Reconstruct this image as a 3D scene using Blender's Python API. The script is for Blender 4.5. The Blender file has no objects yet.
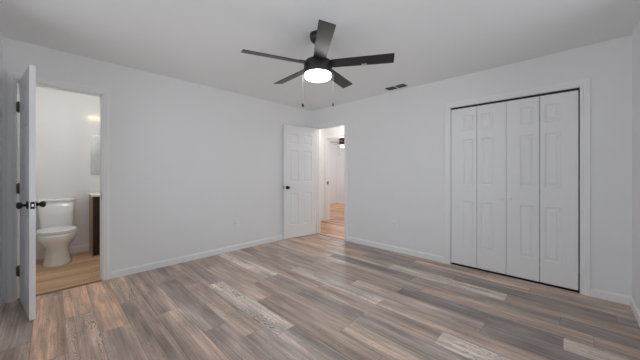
import bpy, math, random
from mathutils import Vector, Matrix
random.seed(7)
SC = bpy.context.scene
COL = SC.collection
PI = math.pi

# ------------------------------------------------------------------ camera
cam = bpy.data.cameras.new('camera'); cam_o = bpy.data.objects.new('camera', cam); COL.objects.link(cam_o)
cam.sensor_fit = 'HORIZONTAL'; cam.sensor_width = 36.0
cam.lens = 259.737 / 640 * 36.0
cam.shift_y = -(180 - 173.15) / 640
cam.clip_start = 0.02
CX, CY, CZ, YAW = 3.7426, -3.6381, 1.1944, 0.7676
cam_o.location = (CX, CY, CZ); cam_o.rotation_euler = (PI / 2, 0, YAW)
SC.camera = cam_o
FW = Vector((-math.sin(YAW), math.cos(YAW), 0)); RT = Vector((math.cos(YAW), math.sin(YAW), 0))

# ------------------------------------------------------------------ world / exposure
SC.view_settings.view_transform = 'Standard'; SC.view_settings.look = 'None'
SC.view_settings.gamma = 1.0; SC.view_settings.use_curve_mapping = False
SC.view_settings.exposure = 0.14
W = bpy.data.worlds.new('daylight'); SC.world = W; W.use_nodes = True
bg = W.node_tree.nodes['Background']; bg.inputs[0].default_value = (0.945, 0.97, 1.0, 1); bg.inputs[1].default_value = 1.75
# sky above, paler sunlit ground below the horizon
_nt = W.node_tree; _tc = _nt.nodes.new('ShaderNodeTexCoord'); _sp = _nt.nodes.new('ShaderNodeSeparateXYZ'); _mr = _nt.nodes.new('ShaderNodeMapRange'); _mx = _nt.nodes.new('ShaderNodeMix')
_mx.data_type = 'RGBA'; _mr.inputs[1].default_value = -.03; _mr.inputs[2].default_value = .03
_mx.inputs[6].default_value = (0.97, 1.0, 1.03, 1); _mx.inputs[7].default_value = (0.90, 0.985, 1.055, 1)
_nt.links.new(_tc.outputs['Generated'], _sp.inputs[0]); _nt.links.new(_sp.outputs[2], _mr.inputs[0]); _nt.links.new(_mr.outputs[0], _mx.inputs[0]); _nt.links.new(_mx.outputs[2], bg.inputs[0])
try:
    SC.cycles.max_bounces = 14; SC.cycles.diffuse_bounces = 9; SC.cycles.use_denoising = True
    SC.cycles.sample_clamp_indirect = 8.0
except Exception:
    pass

RX = 4.14          # right wall
NY = -3.945        # near wall behind the camera, with an added window
H = 2.44
WIN_R = (-3.78, -0.80, 0.60, 2.36)     # y0 y1 z0 z1 in the right wall
WIN_N = (0.70, 4.05, 0.75, 2.36)       # x0 x1 z0 z1 in the near wall

def light(name, kind, loc, energy, color=(1, 1, 1), size=0.1, rot=(0, 0, 0), sy=None, portal=False):
    l = bpy.data.lights.new(name, kind); l.energy = energy; l.color = color
    if kind == 'AREA':
        l.shape = 'RECTANGLE'; l.size = size; l.size_y = sy or size
        if portal: l.cycles.is_portal = True
    else:
        l.shadow_soft_size = size
    o = bpy.data.objects.new(name, l); o.location = loc; o.rotation_euler = rot; COL.objects.link(o)
    return o
# daylight enters by two added, unseen windows: sky portals in the openings
light('sky_portal_right', 'AREA', (RX + 0.10, (WIN_R[0] + WIN_R[1]) / 2, (WIN_R[2] + WIN_R[3]) / 2), 1, (1, 1, 1),
      WIN_R[3] - WIN_R[2], (0, PI / 2, 0), WIN_R[1] - WIN_R[0], True)
light('sky_portal_near', 'AREA', ((WIN_N[0] + WIN_N[1]) / 2, NY - 0.10, (WIN_N[2] + WIN_N[3]) / 2), 1, (1, 1, 1),
      WIN_N[1] - WIN_N[0], (PI / 2, 0, 0), WIN_N[3] - WIN_N[2], True)

WIN_F = (1.9, 3.7, 0.7, 2.1)          # y0 y1 z0 z1 in the far room's right wall
light('sky_portal_far', 'AREA', (1.70, 2.8, 1.4), 1, (1, 1, 1), 1.4, (0, PI / 2, 0), 1.8, True)

# ------------------------------------------------------------------ materials
def lin(c):
    c = c / 255.0
    return c / 12.92 if c <= 0.04045 else ((c + 0.055) / 1.055) ** 2.4
def srgb(r, g, b): return (lin(r), lin(g), lin(b))
def mat(name, col, rough=0.5, metal=0.0, spec=0.5, emit=None, estr=0.0, bump=None, vary=0.0):
    m = bpy.data.materials.new(name); m.use_nodes = True
    nt = m.node_tree; b = nt.nodes['Principled BSDF']
    b.inputs['Base Color'].default_value = (*col, 1); b.inputs['Roughness'].default_value = rough
    b.inputs['Metallic'].default_value = metal; b.inputs['Specular IOR Level'].default_value = spec
    if emit:
        b.inputs['Emission Color'].default_value = (*emit, 1); b.inputs['Emission Strength'].default_value = estr
    tc = nt.nodes.new('ShaderNodeTexCoord')
    if vary:
        n = nt.nodes.new('ShaderNodeTexNoise'); n.inputs['Scale'].default_value = 2.5; n.inputs['Detail'].default_value = 3
        nt.links.new(tc.outputs['Object'], n.inputs['Vector'])
        mr = nt.nodes.new('ShaderNodeMapRange'); mr.inputs[3].default_value = 1 - vary; mr.inputs[4].default_value = 1 + vary
        nt.links.new(n.outputs[0], mr.inputs[0])
        mx = nt.nodes.new('ShaderNodeVectorMath'); mx.operation = 'SCALE'; mx.inputs[0].default_value = col
        nt.links.new(mr.outputs[0], mx.inputs['Scale']); nt.links.new(mx.outputs[0], b.inputs['Base Color'])
    if bump:
        sc, st, di = bump
        n = nt.nodes.new('ShaderNodeTexNoise'); n.inputs['Scale'].default_value = sc; n.inputs['Detail'].default_value = 2
        nt.links.new(tc.outputs['Object'], n.inputs['Vector'])
        bp = nt.nodes.new('ShaderNodeBump'); bp.inputs['Strength'].default_value = st; bp.inputs['Distance'].default_value = di
        nt.links.new(n.outputs[0], bp.inputs['Height']); nt.links.new(bp.outputs[0], b.inputs['Normal'])
    return m

M = {}
M['wall'] = mat('wall_paint', (0.825, 0.83, 0.838), 0.6, spec=0.25, bump=(160, 0.10, 0.002), vary=0.012)
M['bathwall'] = mat('bathroom_paint', (0.82, 0.82, 0.815), 0.6, spec=0.25, bump=(160, 0.08, 0.002))
M['ceiling'] = mat('ceiling_paint', (0.86, 0.875, 0.89), 0.85, spec=0.1, bump=(120, 0.15, 0.003), vary=0.012)
M['trim'] = mat('trim_gloss_paint', (0.86, 0.86, 0.865), 0.38, spec=0.4, vary=0.01)
M['door'] = mat('door_paint', (0.85, 0.855, 0.865), 0.40, spec=0.4, vary=0.01)
M['black'] = mat('black_metal', (0.005, 0.005, 0.005), 0.32, 0.0, 0.5, vary=0.05)
M['fan'] = mat('fan_charcoal', (0.012, 0.012, 0.0125), 0.40, 0.2, 0.5, vary=0.05)
M['blade'] = mat('fan_blade_charcoal', (0.008, 0.0076, 0.0076), 0.40, 0.0, 0.7, vary=0.08)
M['bronze'] = mat('fan_bronze', (0.085, 0.040, 0.022), 0.45, 0.3, 0.5, vary=0.05)
M['lens'] = mat('lamp_lens', (0.9, 0.9, 0.9), 0.4, emit=(1.0, 0.97, 0.93), estr=9.0)
M['lensfar'] = mat('lamp_lens_far', (0.9, 0.9, 0.88), 0.4, emit=(1.0, 0.90, 0.72), estr=1.1)
M['chain'] = mat('pull_chain_metal', (0.62, 0.61, 0.60), 0.3, 0.8)
M['steel'] = mat('hinge_steel', (0.16, 0.14, 0.12), 0.4, 0.8)
M['brass'] = mat('light_bar_brass', (0.60, 0.42, 0.16), 0.3, 0.9)
M['led'] = mat('light_bar_diffuser', (0.9, 0.85, 0.7), 0.4, emit=(1.0, 0.58, 0.17), estr=0.85)
M['ledback'] = mat('light_bar_back_strip', (0.9, 0.85, 0.7), 0.4, emit=(1.0, 0.88, 0.66), estr=2.6)
M['porcelain'] = mat('porcelain', (0.88, 0.88, 0.87), 0.12, spec=0.5, vary=0.005)
M['plastic'] = mat('white_plastic', (0.84, 0.84, 0.845), 0.35, vary=0.01)
M['slot'] = mat('dark_slot', (0.03, 0.03, 0.03), 0.6, vary=0.05)
M['vent'] = mat('vent_louver_paint', (0.62, 0.62, 0.62), 0.5, vary=0.03)
M['ventdark'] = mat('vent_duct', (0.28, 0.28, 0.28), 0.8, vary=0.05)
M['mirror'] = mat('mirror_glass', (0.82, 0.84, 0.84), 0.04, 1.0, vary=0.005)
M['counter'] = mat('white_counter', (0.88, 0.87, 0.86), 0.2, vary=0.02)
M['chrome'] = mat('chrome', (0.7, 0.7, 0.7), 0.12, 1.0, vary=0.01)
M['lightdome'] = mat('unseen_light_dome', (0.9, 0.9, 0.9), 0.4, emit=(1.0, 0.95, 0.88), estr=3.0)
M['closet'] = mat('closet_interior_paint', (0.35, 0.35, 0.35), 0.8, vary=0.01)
M['gap_shade'] = mat('closet_gap_shade', (0.025, 0.022, 0.02), 0.8, vary=0.2)
M['track'] = mat('track_metal', (0.03, 0.03, 0.03), 0.5, 0.3, vary=0.03)

def wood_dark():
    m = mat('espresso_wood', (0.02, 0.011, 0.008), 0.35)
    nt = m.node_tree; b = nt.nodes['Principled BSDF']; tc = nt.nodes.new('ShaderNodeTexCoord')
    mp = nt.nodes.new('ShaderNodeMapping'); mp.inputs['Scale'].default_value = (40, 40, 3)
    n = nt.nodes.new('ShaderNodeTexNoise'); n.inputs['Scale'].default_value = 1.5; n.inputs['Detail'].default_value = 5
    cr = nt.nodes.new('ShaderNodeValToRGB')
    cr.color_ramp.elements[0].color = (0.013, 0.008, 0.006, 1); cr.color_ramp.elements[1].color = (0.045, 0.024, 0.016, 1)
    nt.links.new(tc.outputs['Object'], mp.inputs[0]); nt.links.new(mp.outputs[0], n.inputs[0])
    nt.links.new(n.outputs[0], cr.inputs[0]); nt.links.new(cr.outputs[0], b.inputs['Base Color'])
    return m
M['espresso'] = wood_dark()

M['sidelit'] = mat('vanity_side_lit', (0.33, 0.19, 0.105), 0.35, vary=0.08)  # light falling on the vanity's side, put into a lighter brown
def glass():
    m = bpy.data.materials.new('window_glass'); m.use_nodes = True; nt = m.node_tree
    for n in list(nt.nodes): nt.nodes.remove(n)
    o = nt.nodes.new('ShaderNodeOutputMaterial'); mx = nt.nodes.new('ShaderNodeMixShader')
    t = nt.nodes.new('ShaderNodeBsdfTransparent'); g = nt.nodes.new('ShaderNodeBsdfGlossy'); g.inputs['Roughness'].default_value = 0.02
    f = nt.nodes.new('ShaderNodeFresnel'); f.inputs[0].default_value = 1.3
    nt.links.new(f.outputs[0], mx.inputs[0]); nt.links.new(t.outputs[0], mx.inputs[1]); nt.links.new(g.outputs[0], mx.inputs[2])
    nt.links.new(mx.outputs[0], o.inputs[0])
    return m
M['glass'] = glass()

def plank_mat(name, rough=0.42, contrast=1.0):
    """Vinyl plank: each plank's own colour comes from its face attribute, grain runs along its length (UV, metres)."""
    m = bpy.data.materials.new(name); m.use_nodes = True; nt = m.node_tree; L = nt.links
    b = nt.nodes['Principled BSDF']; b.inputs['Specular IOR Level'].default_value = 0.32
    uv = nt.nodes.new('ShaderNodeUVMap'); uv.uv_map = 'UVMap'
    sd = nt.nodes.new('ShaderNodeAttribute'); sd.attribute_name = 'seed'
    tn = nt.nodes.new('ShaderNodeAttribute'); tn.attribute_name = 'tone'
    wt = nt.nodes.new('ShaderNodeAttribute'); wt.attribute_name = 'worn'
    def math_(op, a, c):
        n = nt.nodes.new('ShaderNodeMath'); n.operation = op
        for i, v in enumerate((a, c)):
            if isinstance(v, (int, float)): n.inputs[i].default_value = v
            else: L.new(v, n.inputs[i])
        return n.outputs[0]
    cmb = nt.nodes.new('ShaderNodeCombineXYZ'); L.new(sd.outputs['Fac'], cmb.inputs[2])
    add = nt.nodes.new('ShaderNodeVectorMath'); add.operation = 'ADD'
    L.new(uv.outputs[0], add.inputs[0]); L.new(cmb.outputs[0], add.inputs[1])
    def noise(sx, sy, scale, detail, rgh=0.55, dist=0.0):
        mp = nt.nodes.new('ShaderNodeMapping'); mp.inputs['Scale'].default_value = (sx, sy, 7.3)
        L.new(add.outputs[0], mp.inputs[0])
        n = nt.nodes.new('ShaderNodeTexNoise'); n.inputs['Scale'].default_value = scale; n.inputs['Detail'].default_value = detail
        n.inputs['Roughness'].default_value = rgh; n.inputs['Distortion'].default_value = dist
        L.new(mp.outputs[0], n.inputs[0]); return n.outputs[0]
    fine = noise(2.2, 70, 1.0, 6, 0.65)
    streak = noise(0.9, 16, 1.0, 4, 0.55, 0.3)
    blotch = noise(2.4, 9, 1.0, 3, 0.5)
    broad = noise(0.45, 6.5, 1.0, 2, 0.5)
    def rng(v, a0, a1, b0, b1):
        n = nt.nodes.new('ShaderNodeMapRange'); L.new(v, n.inputs[0])
        for i, x in enumerate((a0, a1, b0, b1)): n.inputs[i + 1].default_value = x
        return n.outputs[0]
    c = contrast
    k = math_('MULTIPLY', rng(fine, .34, .66, 1 - .25 * c, 1 + .24 * c), rng(streak, .32, .68, 1 - .21 * c, 1 + .22 * c))
    k = math_('MULTIPLY', k, rng(blotch, .3, .7, 1 - .25 * c, 1 + .20 * c))
    k = math_('MULTIPLY', k, rng(broad, .32, .68, 1 - .27 * c, 1 + .24 * c))
    # cathedral figure on the worn, whitewashed planks
    mp = nt.nodes.new('ShaderNodeMapping'); mp.inputs['Scale'].default_value = (2.6, 15, 7.3); L.new(add.outputs[0], mp.inputs[0])
    wv = nt.nodes.new('ShaderNodeTexNoise'); wv.inputs['Scale'].default_value = 0.75; wv.inputs['Detail'].default_value = 1.5
    L.new(mp.outputs[0], wv.inputs[0])
    ring = math_('SINE', math_('MULTIPLY', wv.outputs[0], 150.0), 0)
    ring = rng(ring, 0.45, 0.98, 0, 1)
    patch = rng(noise(1.3, 7, 1.0, 2), 0.40, 0.54, 0, 1)
    fig = math_('MULTIPLY', math_('MULTIPLY', ring, patch), wt.outputs['Fac'])
    k = math_('MULTIPLY', k, rng(fig, 0, 1, 1.0, 0.36))
    # the milled groove at a plank's border
    sp = nt.nodes.new('ShaderNodeSeparateXYZ'); L.new(uv.outputs[0], sp.inputs[0])
    ed = math_('LESS_THAN', sp.outputs[1], 0.0035)
    ed2 = math_('LESS_THAN', sp.outputs[0], 0.0030)
    ed = math_('MAXIMUM', ed, ed2)
    k = math_('MULTIPLY', k, rng(ed, 0, 1, 1.0, 0.55))
    # pale whitewash left along some plank borders and in the open grain
    bord = rng(sp.outputs[1], 0.0, 0.030, 1, 0)
    wash = math_('MULTIPLY', bord, rng(noise(1.1, 0.8, 1.0, 2), .46, .62, 0, 1))
    wash = math_('MAXIMUM', wash, rng(noise(1.0, 22, 1.0, 4, 0.6, 0.4), .56, .74, 0, .8))
    wash = math_('MULTIPLY', wash, 0.42 * c)
    sc = nt.nodes.new('ShaderNodeVectorMath'); sc.operation = 'SCALE'
    L.new(tn.outputs['Vector'], sc.inputs[0]); L.new(k, sc.inputs['Scale'])
    mxw = nt.nodes.new('ShaderNodeMix'); mxw.data_type = 'RGBA'
    L.new(wash, mxw.inputs[0]); L.new(sc.outputs[0], mxw.inputs[6]); mxw.inputs[7].default_value = (.52, .475, .45, 1)
    L.new(mxw.outputs[2], b.inputs['Base Color'])
    L.new(rng(streak, .3, .7, rough - .06, rough + .08), b.inputs['Roughness'])
    bp = nt.nodes.new('ShaderNodeBump'); bp.inputs['Strength'].default_value = 0.12; bp.inputs['Distance'].default_value = 0.002
    L.new(fine, bp.inputs['Height']); L.new(bp.outputs[0], b.inputs['Normal'])
    return m
M['plank'] = plank_mat('weathered_vinyl_plank')
M['tanplank'] = plank_mat('tan_vinyl_plank', 0.4, 0.45)

# ------------------------------------------------------------------ helpers
class MB:
    def __init__(s): s.v = []; s.f = []; s.sm = []
    def quad(s, *p, smooth=False):
        i = len(s.v); s.v += [tuple(q) for q in p]; s.f.append(tuple(range(i, i + len(p)))); s.sm.append(smooth)
    def box(s, x0, x1, y0, y1, z0, z1):
        i = len(s.v)
        s.v += [(x, y, z) for z in (z0, z1) for y in (y0, y1) for x in (x0, x1)]
        for f in ((0, 2, 3, 1), (4, 5, 7, 6), (0, 1, 5, 4), (2, 6, 7, 3), (0, 4, 6, 2), (1, 3, 7, 5)):
            s.f.append(tuple(i + k for k in f)); s.sm.append(False)
        return s
    def loft(s, rings, cap=True, smooth=True):
        n = len(rings[0]); i0 = len(s.v)
        for r in rings: s.v += [tuple(p) for p in r]
        for a in range(len(rings) - 1):
            for k in range(n):
                q = (k + 1) % n
                s.f.append((i0 + a * n + k, i0 + a * n + q, i0 + (a + 1) * n + q, i0 + (a + 1) * n + k)); s.sm.append(smooth)
        if cap:
            s.f.append(tuple(i0 + k for k in reversed(range(n)))); s.sm.append(False)
            e = i0 + (len(rings) - 1) * n
            s.f.append(tuple(e + k for k in range(n))); s.sm.append(False)
        return s
    def lathe(s, prof, axis='z', at=(0, 0, 0), n=32):
        """prof: list of (radius, height) along the axis."""
        rings = []
        for r, h in prof:
            ring = []
            for k in range(n):
                a = 2 * PI * k / n; c, d = r * math.cos(a), r * math.sin(a)
                p = {'z': (c, d, h), 'y': (d, h, c), 'x': (h, c, d)}[axis]
                ring.append((p[0] + at[0], p[1] + at[1], p[2] + at[2]))
            rings.append(ring)
        return s.loft(rings)
    def tube(s, pts, r, n=10):
        rings = []
        for i, p in enumerate(pts):
            p = Vector(p); a = Vector(pts[max(i - 1, 0)]); b = Vector(pts[min(i + 1, len(pts) - 1)])
            t = (b - a).normalized(); u = t.cross(Vector((0, 0, 1)))
            if u.length < 1e-3: u = t.cross(Vector((1, 0, 0)))
            u.normalize(); w = t.cross(u)
            rings.append([p + r * (math.cos(2 * PI * k / n) * u + math.sin(2 * PI * k / n) * w) for k in range(n)])
        return s.loft(rings)
    def build(s, name, material, parent=None, bevel=0, seg=2):
        me = bpy.data.meshes.new(name); me.from_pydata(s.v, [], s.f); me.update()
        for p, f in zip(me.polygons, s.sm): p.use_smooth = f
        me.materials.append(material)
        o = bpy.data.objects.new(name, me); COL.objects.link(o)
        if parent: o.parent = parent
        if bevel:
            b = o.modifiers.new('bevel', 'BEVEL'); b.width = bevel; b.segments = seg; b.limit_method = 'ANGLE'; b.angle_limit = 0.6
        return o
def B(*a): return MB().box(*a)
def tag(o, label, cat, group=None, kind=None):
    o['label'] = label; o['category'] = cat
    if group: o['group'] = group
    if kind: o['kind'] = kind
    return o
def empty(name, loc=(0, 0, 0), rz=0):
    o = bpy.data.objects.new(name, None); COL.objects.link(o); o.location = loc; o.rotation_euler = (0, 0, rz); o.empty_display_size = .1
    return o
def struct(mb, name, m, label, cat, bevel=0):
    return tag(mb.build(name, m, None, bevel), label, cat, kind='structure')

# ------------------------------------------------------------------ doorway openings
BD = (-3.862, -3.238, 2.075)     # bathroom doorway y0 y1 top, in wall_left
RD = (0.13, 0.842, 2.08)        # bedroom doorway x0 x1 top, in wall_back
CD = (2.604, 3.812, 2.052)       # closet opening x0 x1 top, in wall_back
T = 0.12
BX, BY = -1.60, -2.45            # bathroom back wall, bathroom right wall
HXL, HYF = -0.735, 1.172         # hall left wall, hall far wall
FX, FY = -2.94, 4.26             # far room left wall, back wall
HD = (-0.672, 0.09, 2.062)       # doorway of the far room in the hall's far wall

# ------------------------------------------------------------------ walls
m = MB()
m.box(-T, 0, NY, BD[0], 0, H); m.box(-T, 0, BD[1], 0, 0, H); m.box(-T, 0, BD[0], BD[1], BD[2], H)
struct(m, 'wall_left', M['wall'], 'long pale grey bedroom wall holding the bathroom doorway', 'wall')
m = MB()
m.box(HXL - T, RD[0], 0, T, 0, H); m.box(RD[0], RD[1], 0, T, RD[2], H); m.box(RD[1], CD[0], 0, T, 0, H)
m.box(CD[0], CD[1], 0, T, CD[2], H); m.box(CD[1], RX + T, 0, T, 0, H)
struct(m, 'wall_back', M['wall'], 'pale grey bedroom wall holding the closet and the open doorway', 'wall')
m = MB()
y0, y1, z0, z1 = WIN_R
m.box(RX, RX + T, NY - T, y0, 0, H); m.box(RX, RX + T, y1, 0, 0, H); m.box(RX, RX + T, y0, y1, 0, z0); m.box(RX, RX + T, y0, y1, z1, H)
struct(m, 'wall_right', M['wall'], 'pale grey bedroom wall at the right edge, beside the closet', 'wall')
m = MB()
x0, x1, z0, z1 = WIN_N
m.box(BX - T, x0, NY - T, NY, 0, H); m.box(x1, RX, NY - T, NY, 0, H); m.box(x0, x1, NY - T, NY, 0, z0); m.box(x0, x1, NY - T, NY, z1, H)
struct(m, 'wall_near', M['wall'], 'pale grey bedroom wall behind the open bathroom door', 'wall')
struct(B(BX - T, BX, NY, BY + T, 0, H), 'wall_bathroom_back', M['bathwall'], 'white bathroom wall behind the toilet', 'wall')
struct(B(BX, -T, BY, BY + T, 0, H), 'wall_bathroom_side', M['bathwall'], 'white bathroom side wall beyond the vanity', 'wall')
struct(B(HXL - T, HXL, T, HYF, 0, H), 'wall_hall_left', M['wall'], 'white hall wall seen through the open bedroom doorway', 'wall')
m = MB(); m.box(FX - T, HD[0], HYF, HYF + T, 0, H); m.box(HD[0], HD[1], HYF, HYF + T, HD[2], H); m.box(HD[1], 1.72, HYF, HYF + T, 0, H)
struct(m, 'wall_hall_back', M['wall'], 'white hall wall around the farther doorway', 'wall')
struct(B(1.6, 1.72, T, HYF, 0, H), 'wall_hall_right', M['wall'], 'white end wall of the hall', 'wall')
struct(B(FX - T, FX, HYF + T, FY + T, 0, H), 'wall_far_left', M['wall'], 'pale side wall of the far room', 'wall')
struct(B(FX, 1.72, FY, FY + T, 0, H), 'wall_far_back', M['wall'], 'pale back wall of the far room', 'wall')
m = MB(); y0, y1, z0, z1 = WIN_F
m.box(1.6, 1.72, HYF + T, y0, 0, H); m.box(1.6, 1.72, y1, FY, 0, H); m.box(1.6, 1.72, y0, y1, 0, z0); m.box(1.6, 1.72, y0, y1, z1, H)
struct(m, 'wall_far_right', M['wall'], 'pale right wall of the far room', 'wall')
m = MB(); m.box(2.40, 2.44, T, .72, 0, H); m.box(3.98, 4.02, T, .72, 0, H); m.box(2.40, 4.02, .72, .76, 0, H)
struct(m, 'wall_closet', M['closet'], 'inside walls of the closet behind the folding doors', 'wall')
struct(B(FX - T, RX + T, NY - T, FY + T, H, H + .1), 'ceiling', M['ceiling'], 'flat off-white ceiling', 'ceiling')

# ------------------------------------------------------------------ floors
def plank_mesh(name, x0, x1, y0, y1, rows_from, width, length, joints, tones, along='x', pal=None, m=None, z=0.0, rnd=None, base=None):
    """A floor of single planks; every plank is one face with its own colour, seed and UV in metres."""
    rnd = rnd or random.Random(3)
    v = []; f = []; uvs = []; col = []; seeds = []; worn = []
    lo, hi = (y0, y1) if along == 'x' else (x0, x1)
    a0, a1 = (x0, x1) if along == 'x' else (y0, y1)
    k = math.floor((lo - rows_from) / width)
    while rows_from + k * width < hi - 1e-6:
        r0, r1 = rows_from + k * width, rows_from + (k + 1) * width
        c0, c1 = max(r0, lo), min(r1, hi)
        ph = joints.get(k, rnd.random() * length)
        s = ph - math.ceil((ph - a0) / length) * length
        while s < a1 - 1e-6:
            e = s + length; p0, p1 = max(s, a0), min(e, a1)
            if p1 - p0 > 1e-4:
                i = len(v)
                if along == 'x': v += [(p0, c0, z), (p1, c0, z), (p1, c1, z), (p0, c1, z)]
                else: v += [(c1, p0, z), (c1, p1, z), (c0, p1, z), (c0, p0, z)]
                f.append((i, i + 1, i + 2, i + 3))
                uvs.append([(p0 - s, c0 - r0), (p1 - s, c0 - r0), (p1 - s, c1 - r0), (p0 - s, c1 - r0)] if along == 'x'
                           else [(p0 - s, c1 - r0), (p1 - s, c1 - r0), (p1 - s, c0 - r0), (p0 - s, c0 - r0)])
                mid = (p0 + p1) / 2
                t = None
                for (kk, xm), tv in tones.items():
                    if kk == k and s <= xm < e: t = tv
                if t is None: t = rnd.choice(pal)
                g = 1 + rnd.uniform(-.05, .05)
                col.append((t[0] * g, t[1] * g, t[2] * g)); worn.append(t[3]); seeds.append(rnd.random() * 40)
            s = e
        k += 1
    me = bpy.data.meshes.new(name); me.from_pydata(v, [], f); me.update()
    ul = me.uv_layers.new(name='UVMap')
    for nm, ty in (('tone', 'FLOAT_VECTOR'), ('seed', 'FLOAT'), ('worn', 'FLOAT')): me.attributes.new(nm, ty, 'FACE')
    a, b, w = (me.attributes[nm] for nm in ('tone', 'seed', 'worn')); ul = me.uv_layers['UVMap']
    for i, p in enumerate(me.polygons):
        for j, li in enumerate(p.loop_indices): ul.data[li].uv = uvs[i][j]
        a.data[i].vector = col[i]; b.data[i].value = seeds[i]; w.data[i].value = worn[i]
    me.materials.append(m)
    o = bpy.data.objects.new(name, me); COL.objects.link(o)
    return o
def tone(r, g, b, worn=0.0, k=1.36): return (lin(r) * k, lin(g) * k, lin(b) * k, worn)
Wh = tone(199, 185, 175, 1.0); Lt = tone(194, 180, 170, .6); Tn = tone(175, 155, 142, .3); Br = tone(167, 148, 136, .25)
Gy = tone(160, 146, 138, .25); Dk = tone(140, 129, 123, .2); Mv = tone(165, 148, 139, .25); WmLit = tone(186, 157, 135, .3)  # warmest tone imitates lamplight spilling onto planks by the doorways
PAL = [Tn, Br, Br, Gy, Mv, Mv, Dk, Br]
JO = {-3: .3, -2: 1.0, -1: .12, 0: .76, 1: 1.22, 2: .784, 3: 1.24, 4: .542, 5: .81, 6: .965, 7: .42, 8: 1.265, 9: 1.25, 10: .61, 11: 1.25, 12: .81, 13: 1.265, 14: .2, 15: 1.24, 16: .855, 17: .35, 18: 1.0, 19: .6}
TO = {(0, 1.2): tone(186, 163, 148, .9), (0, .3): WmLit, (1, .5): WmLit, (1, 1.8): Tn, (2, .4): tone(190, 168, 150, .7), (2, 1.4): Br, (3, .5): Br, (3, 1.8): Tn, (4, 1.2): Gy, (5, 1.4): Tn, (5, 2.6): Gy,
      (6, 1.5): Wh, (6, 2.6): Gy, (7, 1.0): Br, (9, .7): Lt, (9, 1.8): Gy, (11, 1.9): Lt, (10, 3.4): Lt, (12, 3.8): Dk, (12, 2.6): Mv, (13, 3.0): Dk, (13, 4.0): Lt,
      (14, 2.5): Mv, (14, 3.6): Br, (16, 2.6): Lt, (15, 1.9): Dk, (15, 3.0): Mv, (-1, .5): WmLit, (-1, 1.6): Tn, (-2, .5): Gy, (-2, 1.6): Br, (8, 3.0): Tn, (10, 2.2): Br, (15, .5): Tn, (16, .3): WmLit, (17, .5): WmLit, (18, .4): WmLit, (19, .4): Tn, (14, .7): Tn, (12, .4): Tn, (17, 3.): Dk, (18, 3.): Br}
o = plank_mesh('floor', 0, RX, NY, 0.022, -3.56, 0.179, 1.22, JO, TO, 'x', PAL, M['plank'])
tag(o, 'weathered grey-brown wood plank floor of the bedroom', 'floor', kind='structure')
HWarmLit = [tone(186, 142, 106, .1), tone(174, 134, 102, .1), tone(162, 126, 100, .1), tone(192, 150, 116, .2)]  # same planks as the bedroom; tan tint stands for warm lamplight
o = plank_mesh('floor_hall', FX, 1.6, 0.022, FY, 0.01, 0.179, 1.22, {}, {}, 'x', HWarmLit, M['plank'])
tag(o, 'wood plank floor of the hall and far room, tinted tan for warm light', 'floor', kind='structure')
BTn = [tone(184, 150, 116, 0), tone(176, 143, 110, 0), tone(190, 157, 123, 0)]
o = plank_mesh('floor_bathroom', BX, 0.0, NY, BY, -1.6, 0.15, 1.22, {}, {}, 'y', BTn, M['tanplank'])
tag(o, 'light tan wood plank floor of the bathroom', 'floor', kind='structure')
struct(B(2.44, 3.98, 0.022, .72, -0.02, 0.0), 'floor_closet', M['gap_shade'], 'closet floor darkened for the shade under the doors', 'floor')  # coloured near-black to stand for the shadow gap under the doors

# ------------------------------------------------------------------ baseboards
def baseboard(runs, name, label, h=0.083, t=0.012):
    """runs: (axis, fixed, dir, a0, a1) - board against the plane axis=fixed, growing into dir."""
    m = MB()
    prof = [(0, 0), (t, 0), (t, h - .018), (t * .72, h - .010), (t * .38, h - .004), (t * .30, h), (0, h)]
    for ax, fx, d, a0, a1 in runs:
        rings = []
        for a in (a0, a1):
            rings.append([((fx + d * p), a, z) if ax == 'x' else (a, fx + d * p, z) for p, z in prof])
        m.loft(rings, smooth=False)
    return struct(m, name, M['trim'], label, 'baseboard')
CW = 0.062
baseboard([('x', 0, 1, BD[1] + CW + .008, 0)], 'baseboard_left', 'white baseboard along the long grey wall')
baseboard([('y', 0, -1, 0.012, RD[0] - CW - .004), ('y', 0, -1, RD[1] + CW + .004, CD[0] - CW - .004), ('y', 0, -1, CD[1] + CW + .004, RX)], 'baseboard_back', 'white baseboard below the closet wall')
baseboard([('x', RX, -1, NY, -.012)], 'baseboard_right', 'white baseboard along the right wall')
baseboard([('y', NY, 1, .02, RX - .012)], 'baseboard_near', 'white baseboard behind the open bathroom door')
baseboard([('x', BX, 1, NY, BY)], 'baseboard_bathroom', 'white baseboard behind the toilet', 0.10)
baseboard([('x', HXL, 1, T, HYF)], 'baseboard_hall', 'white baseboard in the hall', 0.10)
baseboard([('x', FX, 1, HYF + T, FY), ('y', FY, -1, FX + .012, 1.6)], 'baseboard_far', 'white baseboard of the far room', 0.10)

# ------------------------------------------------------------------ casings and jambs
def casing_mesh(a0, a1, top, emit, w=CW, rev=0.005, d=0.016):
    """casing around an opening; emit(a, depth, z) -> point. depth grows out of the wall."""
    m = MB()
    prof = [(0, 0), (0, d * .55), (w * .18, d * .75), (w * .30, d * .62), (w * .55, d), (w * .95, d), (w, d * .8), (w, 0)]
    for side in (0, 1):
        A = a0 - rev if side == 0 else a1 + rev; s = -1 if side == 0 else 1
        m.loft([[emit(A + s * p, q, 0.0) for p, q in prof], [emit(A + s * p, q, top + rev + p) for p, q in prof]], smooth=False)
    m.loft([[emit(a0 - rev - p, q, top + rev + p) for p, q in prof], [emit(a1 + rev + p, q, top + rev + p) for p, q in prof]], smooth=False)
    return m
def add_jamb(m, a0, a1, top, box, t=0.018):
    box(m, a0 - .001, a0 + t * .0 + .004, 0, top); box(m, a1 - .004, a1 + .001, 0, top); box(m, a0, a1, top - .004, top + .001)
def into(m, other):
    i = len(m.v); m.v += other.v; m.f += [tuple(i + k for k in f) for f in other.f]; m.sm += other.sm; return m
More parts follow.
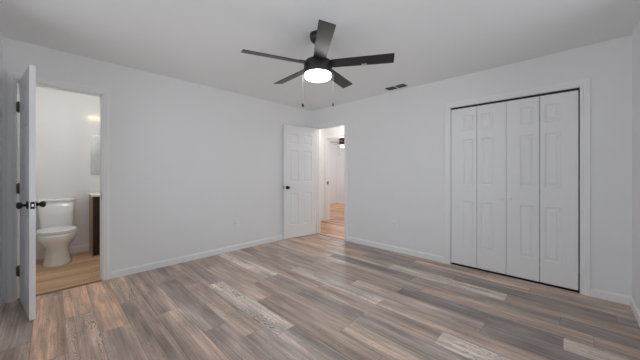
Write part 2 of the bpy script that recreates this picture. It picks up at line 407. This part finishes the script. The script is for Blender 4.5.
# bathroom doorway
w = 0.052
m = casing_mesh(BD[0], BD[1], BD[2], lambda a, q, z: (q, a, z), w)
into(m, casing_mesh(BD[0], BD[1], BD[2], lambda a, q, z: (-T - q, a, z), w))
m.box(-T, 0, BD[0], BD[0] + .006, 0, BD[2]); m.box(-T, 0, BD[1] - .006, BD[1], 0, BD[2]); m.box(-T, 0, BD[0], BD[1], BD[2] - .006, BD[2])
m.box(-.085, -.045, BD[0], BD[0] + .016, 0, BD[2] - .006); m.box(-.085, -.045, BD[1] - .016, BD[1], 0, BD[2] - .006); m.box(-.085, -.045, BD[0], BD[1], BD[2] - .017, BD[2] - .006)
t1 = struct(m, 'trim_1', M['trim'], 'white frame around the bathroom doorway', 'door frame')
B(-.042, -.012, BD[1] - .0075, BD[1] - .0055, .90, .965).build('strike_plate', M['black'], t1)['label'] = 'black strike plate'
# bedroom doorway
m = casing_mesh(RD[0], RD[1], RD[2], lambda a, q, z: (a, -q, z))
into(m, casing_mesh(RD[0], RD[1], RD[2], lambda a, q, z: (a, T + q, z)))
m.box(RD[0], RD[0] + .006, 0, T, 0, RD[2]); m.box(RD[1] - .006, RD[1], 0, T, 0, RD[2]); m.box(RD[0], RD[1], 0, T, RD[2] - .006, RD[2])
m.box(RD[0], RD[0] + .016, .045, .085, 0, RD[2]); m.box(RD[1] - .016, RD[1], .045, .085, 0, RD[2]); m.box(RD[0], RD[1], .045, .085, RD[2] - .016, RD[2])
struct(m, 'trim_2', M['trim'], 'white frame around the bedroom doorway to the hall', 'door frame')
# closet
m = casing_mesh(CD[0], CD[1], CD[2], lambda a, q, z: (a, -q, z), 0.064)
m.box(CD[0], CD[0] + .004, 0, T, 0, CD[2]); m.box(CD[1] - .004, CD[1], 0, T, 0, CD[2]); m.box(CD[0], CD[1], 0, T, CD[2] - .004, CD[2])
t3 = struct(m, 'trim_3', M['trim'], 'white frame around the folding closet doors', 'closet frame')
B(CD[0] + .01, CD[1] - .01, .024, .05, CD[2] - .020, CD[2] - .004).build('door_track', M['track'], t3)['label'] = 'dark metal door track'
# far doorway
m = casing_mesh(HD[0], HD[1], HD[2], lambda a, q, z: (a, HYF - q, z), 0.055)
m.box(HD[0], HD[0] + .006, HYF, HYF + T, 0, HD[2]); m.box(HD[1] - .006, HD[1], HYF, HYF + T, 0, HD[2]); m.box(HD[0], HD[1], HYF, HYF + T, HD[2] - .006, HD[2])
t4 = struct(m, 'trim_4', M['trim'], 'white frame around the farther doorway in the hall', 'door frame')
B(HD[0] + .0055, HD[0] + .0085, HYF + .012, HYF + .072, .915, .985).build('strike_plate', M['black'], t4)['label'] = 'black strike plate'
# floor transitions
def strip(name, m, x0, x1, y0, y1, label):
    o = B(x0, x1, y0, y1, 0, .005).build(name, m, None, .002); return tag(o, label, 'threshold', kind='structure')
M['strip'] = mat('threshold_vinyl', srgb(140, 98, 70), 0.45, vary=0.1)
strip('trim_5', M['strip'], -.03, .015, BD[0] + .006, BD[1] - .006, 'thin brown threshold strip at the bathroom doorway')
strip('trim_6', M['strip'], RD[0] + .006, RD[1] - .006, -.012, .02, 'thin brown threshold strip at the bedroom doorway')
strip('trim_7', M['strip'], HD[0] + .006, HD[1] - .006, HYF, HYF + .03, 'thin brown threshold strip at the farther doorway')

# ------------------------------------------------------------------ added windows (unseen, placed and sized for daylight)
def window(name, box, pane, frame_boxes, label):
    m = MB()
    for b in frame_boxes: m.box(*b)
    o = m.build(name, M['trim']); tag(o, label, 'window', kind='structure')
    B(*pane).build('pane', M['glass'], o)
y0, y1, z0, z1 = WIN_R; X0, X1 = RX + .03, RX + .075
ym, zm = (y0 + y1) / 2, (z0 + z1) / 2
window('window_1', None, (RX + .05, RX + .054, y0, y1, z0, z1),
       [(X0, X1, y0, y0 + .045, z0, z1), (X0, X1, y1 - .045, y1, z0, z1), (X0, X1, y0 + .045, y1 - .045, z0, z0 + .045), (X0, X1, y0 + .045, y1 - .045, z1 - .045, z1), (X0 + .004, X1 - .004, y0 + .045, y1 - .045, zm - .02, zm + .02),
        (X0 + .002, X1 - .002, ym - .03, ym + .03, z0 + .045, z1 - .045), (RX - .03, RX + .03, y0 - .03, y1 + .03, z0 - .02, z0)], 'unseen white window placed in the right wall for daylight')
x0, x1, z0, z1 = WIN_N; Y1, Y0 = NY - .03, NY - .075
xm = (x0 + x1) / 2; zm = (z0 + z1) / 2
window('window_2', None, (x0, x1, NY - .054, NY - .05, z0, z1),
       [(x0, x0 + .045, Y0, Y1, z0, z1), (x1 - .045, x1, Y0, Y1, z0, z1), (x0 + .045, x1 - .045, Y0, Y1, z0, z0 + .045), (x0 + .045, x1 - .045, Y0, Y1, z1 - .045, z1), (x0 + .045, x1 - .045, Y0 + .004, Y1 - .004, zm - .02, zm + .02),
        (xm - .03, xm + .03, Y0 + .002, Y1 - .002, z0 + .045, z1 - .045), (x0 - .03, x1 + .03, NY - .03, NY + .03, z0 - .02, z0)], 'unseen white window placed in the near wall for daylight')

y0, y1, z0, z1 = WIN_F  # unseen window added to brighten the far room
window('window_3', None, (1.655, 1.659, y0, y1, z0, z1),
       [(1.64, 1.68, y0, y0 + .045, z0, z1), (1.64, 1.68, y1 - .045, y1, z0, z1), (1.64, 1.68, y0 + .045, y1 - .045, z0, z0 + .045), (1.64, 1.68, y0 + .045, y1 - .045, z1 - .045, z1), (1.645, 1.675, y0 + .045, y1 - .045, 1.38, 1.42),
        (1.57, 1.63, y0 - .03, y1 + .03, z0 - .02, z0)], 'unseen white window added to light the far room')
# ------------------------------------------------------------------ panel doors
def panel_slab(wd, ht, t, cols, rows, z0=0.0):
    """moulded door slab: x 0..wd, y -t..0, raised panels on both faces."""
    m = MB()
    xs = [0]; zs = [0]
    for a, b in cols: xs += [a, b]
    for a, b in rows: zs += [a, b]
    xs.append(wd); zs.append(ht)
    prof = [(0, 0), (.006, .0035), (.013, .009), (.024, .009), (.040, .003), (.046, .003)]
    for sgn, yb in ((1, 0.0), (-1, -t)):
        def P(x, z, dep): return (x, yb - sgn * dep, z + z0)
        def face(a, b, c, d):
            m.quad(*((a, b, c, d) if sgn < 0 else (d, c, b, a)))
        for i in range(len(xs) - 1):
            for j in range(len(zs) - 1):
                a, b, c, d = xs[i], xs[i + 1], zs[j], zs[j + 1]
                if i % 2 == 1 and j % 2 == 1:
                    lim = min(b - a, d - c) / 2 - .004
                    for (i0, d0), (i1, d1) in zip(prof, prof[1:]):
                        i0, i1 = min(i0, lim), min(i1, lim)
                        o_ = [P(a + i0, c + i0, d0), P(b - i0, c + i0, d0), P(b - i0, d - i0, d0), P(a + i0, d - i0, d0)]
                        n_ = [P(a + i1, c + i1, d1), P(b - i1, c + i1, d1), P(b - i1, d - i1, d1), P(a + i1, d - i1, d1)]
                        for k in range(4):
                            q = (k + 1) % 4; face(o_[k], o_[q], n_[q], n_[k])
                    face(*n_)
                else:
                    face(P(a, c, 0), P(b, c, 0), P(b, d, 0), P(a, d, 0))
    z1 = ht + z0
    m.quad((0, -t, z0), (0, 0, z0), (0, 0, z1), (0, -t, z1)); m.quad((wd, 0, z0), (wd, -t, z0), (wd, -t, z1), (wd, 0, z1))
    m.quad((0, 0, z0), (0, -t, z0), (wd, -t, z0), (wd, 0, z0)); m.quad((0, -t, z1), (0, 0, z1), (wd, 0, z1), (wd, -t, z1))
    return m
ROWS = [(.235, .815), (1.02, 1.60), (1.715, 1.905)]
def hinge(parent, x, y, z):
    m = MB(); m.lathe([(.0065, z - .045), (.0065, z + .045)], 'z', (x, y, 0), 12); m.lathe([(.004, z - .052), (.0075, z - .049), (.0075, z - .045)], 'z', (x, y, 0), 12)
    m.lathe([(.0075, z + .045), (.0075, z + .049), (.004, z + .052)], 'z', (x, y, 0), 12)
    return m
def knob_set(parent, x, z, t):
    for s, yb in ((1, 0.0), (-1, -t)):
        k = MB().lathe([(.0, yb + s * .030), (.011, yb + s * .030)][::-1] if False else [(.012, yb + s * .008), (.011, yb + s * .026), (.016, yb + s * .031), (.024, yb + s * .037), (.0275, yb + s * .046), (.026, yb + s * .056), (.018, yb + s * .063), (.004, yb + s * .066)], 'y', (x, 0, z), 28)
        ko = k.build('door_knob', M['black'], parent); ko['label'] = 'round black door knob'
        MB().lathe([(.033, yb + s * .0), (.033, yb + s * .005), (.028, yb + s * .010), (.013, yb + s * .012)], 'y', (x, 0, z), 28).build('knob_rose', M['black'], ko)
def interior_door(name, loc, rz, wd, t, label, hinge_side, ht=2.056):
    d = empty(name, loc, rz)
    st, mu = .108, .095
    c = (wd - 2 * st - mu) / 2
    panel_slab(wd, ht, t, [(st, st + c), (st + c + mu, wd - st)], ROWS, .010).build('door_leaf', M['door'], d)
    z = .934; x = wd - .060
    knob_set(d, x, z, t)
    lp = B(wd - .0005, wd + .0015, -t / 2 - .0125, -t / 2 + .0125, z - .029, z + .029).build('latch_plate', M['black'], d); lp['label'] = 'black latch plate on the door edge'
    B(wd + .0015, wd + .008, -t / 2 - .006, -t / 2 + .006, z - .009, z + .009).build('latch_bolt', M['chrome'], lp)
    for hz in (.275, 1.05, 1.815):
        m = hinge(d, -.004, hinge_side, hz)
        m.box(-.0035, -.0005, min(hinge_side, -t / 2), max(hinge_side, -t / 2), hz - .045, hz + .045)
        s_ = 1 if hinge_side > -t / 2 else -1
        m.box(-.010, -.0075, min(hinge_side + s_ * .004, hinge_side + s_ * .015), max(hinge_side + s_ * .004, hinge_side + s_ * .015), hz - .044, hz + .044)
        m.build('hinge', M['steel'], d)['label'] = 'bare metal hinge'
    tag(d, label, 'door', kind='structure')
    return d
# bathroom door: stands open into the bedroom, close to the near wall
a1 = math.atan2(-3.758 + 3.8425, .619 - .015)
interior_door('door_1', (.015 - .035 * math.sin(a1), -3.8425 + .035 * math.cos(a1), 0), a1, .610, .035, 'white six-panel door with black knobs standing open at the bathroom doorway', -.040)
# bedroom door: folded back towards the long wall
a2 = math.atan2(-.989, -.150)
interior_door('door_2', (.163, -.036, 0), a2, .711, .035, 'white six-panel door swung open against the long wall near the corner', -.039)

# bifold closet doors: two pairs, each pair two narrow leaves
def bifold(name, xa, mirror, label):
    d = empty(name, (xa, .022, 0))
    wl = .2930
    wide, pan = .125, .130
    cols_outer = [(wide, wide + pan)]; cols_inner = [(wl - wide - pan, wl - wide)]
    # outer leaf has its wide stile at the jamb, inner leaf at the meeting edge
    for i in (0, 1):
        cols = cols_outer if (i == 0) else cols_inner
        mm = panel_slab(wl, 2.002, .030, cols, ROWS, .022)
        mm.v = [(x + i * (wl + .005), -y - 0.0 - .030 * 0, z) for x, y, z in mm.v]
        mm.f = [tuple(reversed(f)) for f in mm.f]
        mm.build('door_leaf', M['door'], d)
    kx = (wl + .005) + wl - .042 if not mirror else .042
    k = MB().lathe([(.008, 0), (.0075, -.012), (.013, -.016), (.0165, -.022), (.0155, -.028), (.008, -.031), (.001, -.0315)], 'y', (kx, 0, .895), 20).build('knob', M['plastic'], d)
    k['label'] = 'small round white knob'
    for hz in (.25, 1.0, 1.8):
        MB().lathe([(.004, hz - .03), (.004, hz + .03)], 'z', (wl + .0025, .034, 0), 10).build('hinge', M['steel'], d)
    for px in (.03, 2 * wl - .03):
        MB().lathe([(.005, 2.022), (.005, 2.034)], 'z', (px, .015, 0), 10).build('pivot_pin', M['steel'], d)
    tag(d, label, 'closet door', kind='structure')
    return d
bifold('door_3', CD[0] + .008, False, 'left pair of white folding closet doors, nearer the open doorway')
bifold('door_4', CD[0] + .008 + 2 * .2930 + .005 + .004, True, 'right pair of white folding closet doors, next to the right wall')

# ------------------------------------------------------------------ ceiling fan
def make_fan(label, loc, rz, body, blade, lens, hug=False):
    f = empty('ceiling_fan', loc, rz)                 # origin on the ceiling, z down
    if hug:                                           # close-mounted body, no downrod
        MB().lathe([(.085, 0), (.090, -.03), (.098, -.06)], n=40).build('canopy', body, f)
        MB().lathe([(.098, -.058), (.128, -.085), (.140, -.12), (.142, -.27), (.132, -.300), (.1225, -.310)], n=48).build('motor_housing', body, f)
        bz, lz = -.225, .06
    else:
        MB().lathe([(.072, 0), (.072, -.030), (.066, -.052), (.048, -.070), (.022, -.078)], n=40).build('canopy', body, f)
        MB().lathe([(.0125, -.070), (.0125, -.235)], n=18).build('downrod', body, f)
        MB().lathe([(.020, -.205), (.030, -.215), (.034, -.232), (.085, -.236), (.112, -.243), (.124, -.256), (.127, -.275), (.127, -.348), (.1225, -.358)], n=48).build('motor_housing', body, f)
        bz, lz = -.272, 0.0
    MB().lathe([(.1195, -.356 + lz), (.1195, -.378), (.116, -.388), (.106, -.394), (.07, -.396), (.0, -.397)], n=48).build('lamp_lens', lens, f)['label'] = 'glowing white drum lamp'
    for k in range(5):
        a = math.radians(72 * k)
        # blade: flat board, slightly wider at the tip, pitched about its length
        prof = [(.105, .046), (.14, .052), (.30, .055), (.52, .058), (.644, .059), (.656, .058), (.660, .054)]
        pit = math.radians(PITCH)
        top, bot = [], []
        for r, hw in prof:
            top.append([(r, s * hw) for s in (-1, 1)])
        m = MB(); rings = []
        for r, hw in prof:
            ring = []
            for (s, dz) in ((-1, .003), (1, .003), (1, -.003), (-1, -.003)):
                y = s * hw; yy = y * math.cos(pit) - dz * math.sin(pit); zz = y * math.sin(pit) + dz * math.cos(pit)
                ring.append((r * math.cos(a) - yy * math.sin(a), r * math.sin(a) + yy * math.cos(a), bz + zz))
            rings.append(ring)
        m.loft(rings, smooth=False)
        b = m.build('blade', blade, f)
        if k == 2 and not hug:  # small pale patch under one blade
            m = MB(); q = []
            for (r, y) in ((.385, SY), (.43, SY), (.43, SY + .018), (.385, SY + .018)):
                yy = y * math.cos(pit) + .0034 * math.sin(pit); zz = y * math.sin(pit) - .0034 * math.cos(pit)
                q.append((r * math.cos(a) - yy * math.sin(a), r * math.sin(a) + yy * math.cos(a), bz + zz))
            m.loft([q, [(x_, y_, z_ - .0012) for x_, y_, z_ in q]], smooth=False); m.build('pale_mark', M['chain'], b)['label'] = 'small pale mark on the blade'
        # bracket: arm from the housing under the blade root
        m = MB(); rings = []
        for r, hw in ((.10, .030), (.15, .036), (.185, .030)):
            ring = []
            for (s, dz) in ((-1, .0105), (1, .0105), (1, .004), (-1, .004)):
                y = s * hw; yy = y * math.cos(pit) - dz * math.sin(pit); zz = y * math.sin(pit) + dz * math.cos(pit)
                ring.append((r * math.cos(a) - yy * math.sin(a), r * math.sin(a) + yy * math.cos(a), bz + zz))
            rings.append(ring)
        m.loft(rings, smooth=False); m.build('blade_bracket', body, b)
    for s, ln in ((-1, .275), (1, .270)):
        p = Matrix.Rotation(-rz, 4, 'Z') @ (RT * (s * .136))
        m = MB(); m.tube([(p.x * .90, p.y * .90, -.335), (p.x, p.y, -.338), (p.x, p.y, -.345), (p.x, p.y, -.345 - ln)], .0019, 8)
        c = m.build('pull_chain', M['chain'], f); c['label'] = 'thin pull chain'
        q = -.345 - ln
        fr = .011 if s < 0 else .007
        MB().lathe([(.002, q + .004), (fr * .55, q - .004), (fr, q - .018), (fr * .9, q - .026), (fr * .3, q - .030)], 'z', (p.x, p.y, 0), 16).build('fob', M['black'], c)
    tag(f, label, 'ceiling fan')
    return f
PITCH = -14; SY = .034
fan = make_fan('charcoal five-blade ceiling fan with round glowing lamp in the middle of the bedroom ceiling', (2.108, -1.971, H), math.radians(247.78), M['fan'], M['blade'], M['lens'])
ff = Vector((CX, CY, 0)) + 8.57 * (FW + RT * (343.5 - 320) / 259.737)
fan2 = make_fan('brown ceiling fan with a lit lamp, seen through the doorway in the far room', (ff.x, ff.y, H), math.radians(226), M['bronze'], M['bronze'], M['lensfar'], True)

# ------------------------------------------------------------------ ceiling vent
v = empty('ceiling_vent', (1.931, -.178, H))
vw, vd = .150, .076
m = MB()
m.box(-vw - .012, vw + .012, -vd - .012, -vd, -.008, 0); m.box(-vw - .012, vw + .012, vd, vd + .012, -.008, 0)
m.box(-vw - .012, -vw, -vd, vd, -.008, 0); m.box(vw, vw + .012, -vd, vd, -.008, 0); m.box(-.007, .007, -vd, vd, -.008, 0)
m.build('vent_frame', M['plastic'], v, .002)
B(-vw, vw, -vd, vd, -.0015, 0).build('duct_opening', M['ventdark'], v)
m = MB()
for s in (0, 1):
    for i in range(9):
        y = -vd + .010 + i * .0165
        xa, xb = (-vw, -.007) if s == 0 else (.007, vw)
        m.quad((xa, y - .005, -.0075), (xb, y - .005, -.0075), (xb, y + .006, -.002), (xa, y + .006, -.002))
        m.quad((xa, y + .006, -.0028), (xb, y + .006, -.0028), (xb, y - .005, -.0083), (xa, y - .005, -.0083))
m.build('louvers', M['vent'], v)
tag(v, 'small rectangular two-panel air vent on the ceiling beyond the fan', 'air vent')

# ------------------------------------------------------------------ outlets
def outlet(loc, rz, label):
    o = empty('wall_outlet', loc, rz)                 # local -y points into the room
    B(-.035, .035, -.006, 0, -.0575, .0575).build('cover_plate', M['plastic'], o, .002)
    for s in (-1, 1):
        q = B(-.0165, .0165, -.0085, -.006, s * .0195 - .014, s * .0195 + .014).build('socket', M['plastic'], o, .001)
        mm = MB(); mm.box(-.0075, -.0055, -.009, -.0084, s * .0195 - .003, s * .0195 + .006); mm.box(.0055, .0075, -.009, -.0084, s * .0195 - .002, s * .0195 + .005)
        mm.box(-.002, .002, -.009, -.0084, s * .0195 - .010, s * .0195 - .006); mm.build('slots', M['slot'], q)
    tag(o, label, 'outlet', 'wall outlets above the baseboard')
outlet((0, -1.64, .43), PI / 2, 'white power outlet low on the long wall left of the open door')
outlet((1.815, 0, .41), 0, 'white power outlet low on the wall between doorway and closet')

# ------------------------------------------------------------------ toilet
def egg(cx, hx, hy, z, n=40, front=2.0, back=2.6):
    r = []
    for k in range(n):
        a = 2 * PI * k / n; c, s = math.cos(a), math.sin(a)
        e = front if c > 0 else back
        r.append((cx + hx * math.copysign(abs(c) ** (2 / e), c), hy * math.copysign(abs(s) ** (2 / e), s), z))
    return r
def rrect(x0, x1, hy, z, e=7, n=48):
    cx, hx = (x0 + x1) / 2, (x1 - x0) / 2; r = []
    for k in range(n):
        a = 2 * PI * k / n; c, s = math.cos(a), math.sin(a)
        r.append((cx + hx * math.copysign(abs(c) ** (2 / e), c), hy * math.copysign(abs(s) ** (2 / e), s), z))
    return r
t = empty('toilet', (BX + .014, -3.578, 0))
m = MB()
m.loft([egg(.37, .245, .142, 0, back=4), egg(.37, .245, .140, .02, back=4), egg(.37, .235, .126, .06, back=4), egg(.37, .225, .115, .14, back=3.5), egg(.38, .225, .112, .20, back=3),
        egg(.40, .235, .125, .25), egg(.43, .255, .158, .30), egg(.45, .268, .182, .35), egg(.455, .272, .188, .39), egg(.455, .270, .186, .418), egg(.455, .255, .172, .424)])
m.loft([rrect(.03, .30, .095, .18), rrect(.02, .30, .10, .30), rrect(.015, .28, .13, .36), rrect(.015, .26, .165, .425), rrect(.02, .25, .165, .435)])
m.build('bowl', M['porcelain'], t)
MB().loft([egg(.475, .245, .182, .4255), egg(.475, .252, .190, .430), egg(.475, .252, .190, .440), egg(.475, .246, .184, .444)]).build('seat', M['plastic'], t)
MB().loft([egg(.470, .246, .184, .4455), egg(.470, .250, .188, .449), egg(.470, .248, .186, .458), egg(.470, .225, .165, .465), egg(.465, .14, .10, .468)]).build('seat_lid', M['plastic'], t)
m = MB(); m.lathe([(.011, -.10), (.011, -.06)], 'y', (.232, 0, .452), 14); m.build('seat_hinge', M['plastic'], t)
MB().lathe([(.011, .06), (.011, .10)], 'y', (.232, 0, .452), 14).build('seat_hinge', M['plastic'], t)
MB().loft([rrect(.012, .185, .158, .4355), rrect(.006, .192, .166, .46), rrect(.003, .200, .174, .62), rrect(.002, .205, .182, .800)]).build('tank', M['porcelain'], t)
MB().loft([rrect(.0, .212, .190, .8005), rrect(-.004, .218, .195, .806), rrect(-.004, .218, .195, .828), rrect(.002, .212, .189, .836)]).build('tank_lid', M['porcelain'], t)
tag(t, 'white two-piece toilet with closed lid against the bathroom back wall', 'toilet')

# ------------------------------------------------------------------ vanity
VX1, VY0, VY1 = -1.15, -3.222, -2.60
v = empty('bathroom_vanity', (0, 0, 0))
m = MB(); m.box(BX + .014, VX1 - .02, VY0, VY1, .07, .858); m.box(BX + .014, VX1 - .07, VY0 + .01, VY1 - .01, 0, .07); m.build('cabinet_body', M['espresso'], v, .002)
ymid = (VY0 + VY1) / 2
B(BX + .014, VX1, VY0 - .006, VY0 - .0005, .0, .858).build('side_panel', M['sidelit'], v, .001)['label'] = 'side panel coloured lighter brown for the light on it'
for (a, b) in ((VY0 + .003, ymid - .0015), (ymid + .0015, VY1 - .003)):
    m = MB(); x0, x1 = VX1 - .0195, VX1
    m.box(x0, x1, a, a + .055, .085, .845); m.box(x0, x1, b - .055, b, .085, .845); m.box(x0, x1, a + .055, b - .055, .085, .14); m.box(x0, x1, a + .055, b - .055, .79, .845)
    m.box(x0, x0 + .010, a + .055, b - .055, .14, .79)
    d = m.build('door', M['espresso'], v)
    ky = b - .028 if a < ymid - .1 else a + .028
    MB().lathe([(.005, 0), (.005, .012), (.011, .016), (.012, .022), (.006, .026)], 'x', (VX1, ky, .70), 16).build('knob', M['chrome'], d)
B(BX + .014, VX1 + .02, VY0 - .012, VY1 + .012, .8585, .886).build('countertop', M['counter'], v, .004)['label'] = 'white countertop'
B(BX + .0005, BX + .0135, VY0 - .012, VY1 + .012, .8585, .955).build('backsplash', M['counter'], v, .002)
m = MB(); m.loft([egg(-1.36, .13, .18, .8865, back=2), egg(-1.36, .135, .185, .892, back=2), egg(-1.36, .125, .175, .894, back=2), egg(-1.36, .10, .15, .890, back=2)])
m.v = [(x, y + ymid, z) for x, y, z in m.v]; m.build('basin', M['porcelain'], v)
m = MB(); m.tube([(-1.53, ymid, .886), (-1.53, ymid, 1.00), (-1.52, ymid, 1.03), (-1.49, ymid, 1.045), (-1.45, ymid, 1.04), (-1.42, ymid, 1.01)], .010, 12); m.lathe([(.026, .8865), (.024, .90), (.012, .905)], 'z', (-1.53, ymid, 0), 20)
m.build('faucet', M['chrome'], v)
tag(v, 'dark espresso bathroom vanity with white countertop beside the toilet', 'vanity')

o = empty('wall_mirror', (BX, 0, 0))
B(.0, .016, -3.212, -2.61, 1.172, 1.782).build('backing', M['plastic'], o)
B(.016, .020, -3.209, -2.613, 1.175, 1.779).build('mirror_glass', M['mirror'], o)
tag(o, 'frameless rectangular mirror on the bathroom wall above the vanity', 'mirror')

o = empty('vanity_light', (BX, 0, 0))
B(.0, .022, -3.02, -2.80, 2.02, 2.09).build('wall_plate', M['brass'], o, .003)
B(.022, .045, -2.93, -2.89, 2.045, 2.068).build('arm', M['brass'], o)
B(.046, .072, -3.234, -2.58, 2.034, 2.056).build('bar', M['brass'], o, .002)
B(.072, .076, -3.236, -2.582, 2.035, 2.055).build('front_diffuser', M['led'], o)['label'] = 'glowing amber diffuser strip'
B(.040, .046, -3.230, -2.586, 2.034, 2.058).build('back_diffuser', M['ledback'], o)['label'] = 'glowing strip facing the wall'
tag(o, 'glowing brass light bar on the bathroom wall above the mirror', 'wall light')

# hall dome added above the frame as an unseen source of warm light
o = empty('unseen_ceiling_light', (.45, .62, H))
MB().lathe([(.16, 0), (.16, -.02), (.15, -.025)], n=36).build('base', M['plastic'], o)
MB().lathe([(.148, -.022), (.145, -.05), (.12, -.08), (.07, -.098), (.0, -.104)], n=36).build('dome', M['lightdome'], o)
tag(o, 'unseen round dome light added in the hall beyond the doorway', 'ceiling light')
o = empty('unseen_ceiling_light', (-.40, -3.40, H))  # unseen dome added to brighten the bathroom
MB().lathe([(.14, 0), (.14, -.015), (.13, -.02)], n=36).build('base', M['plastic'], o)
MB().lathe([(.128, -.018), (.125, -.03), (.10, -.048), (.05, -.058), (.0, -.060)], n=36).build('dome', M['lightdome'], o)
tag(o, 'unseen round dome light added in the bathroom', 'ceiling light')
light('bath_fill', 'POINT', (-.40, -3.40, H - .15), 7.5, (1.0, 0.98, 0.95), .10)  # added point light that brightens the bathroom
light('hall_fill', 'POINT', (.45, .62, H - .22), 14, (1.0, 0.95, 0.88), .12)  # added point light that brightens the hall
light('far_fill', 'POINT', (ff.x, ff.y, H - .80), 22, (0.95, 0.97, 1.0), .10)  # added light hung below the far fan to brighten that room
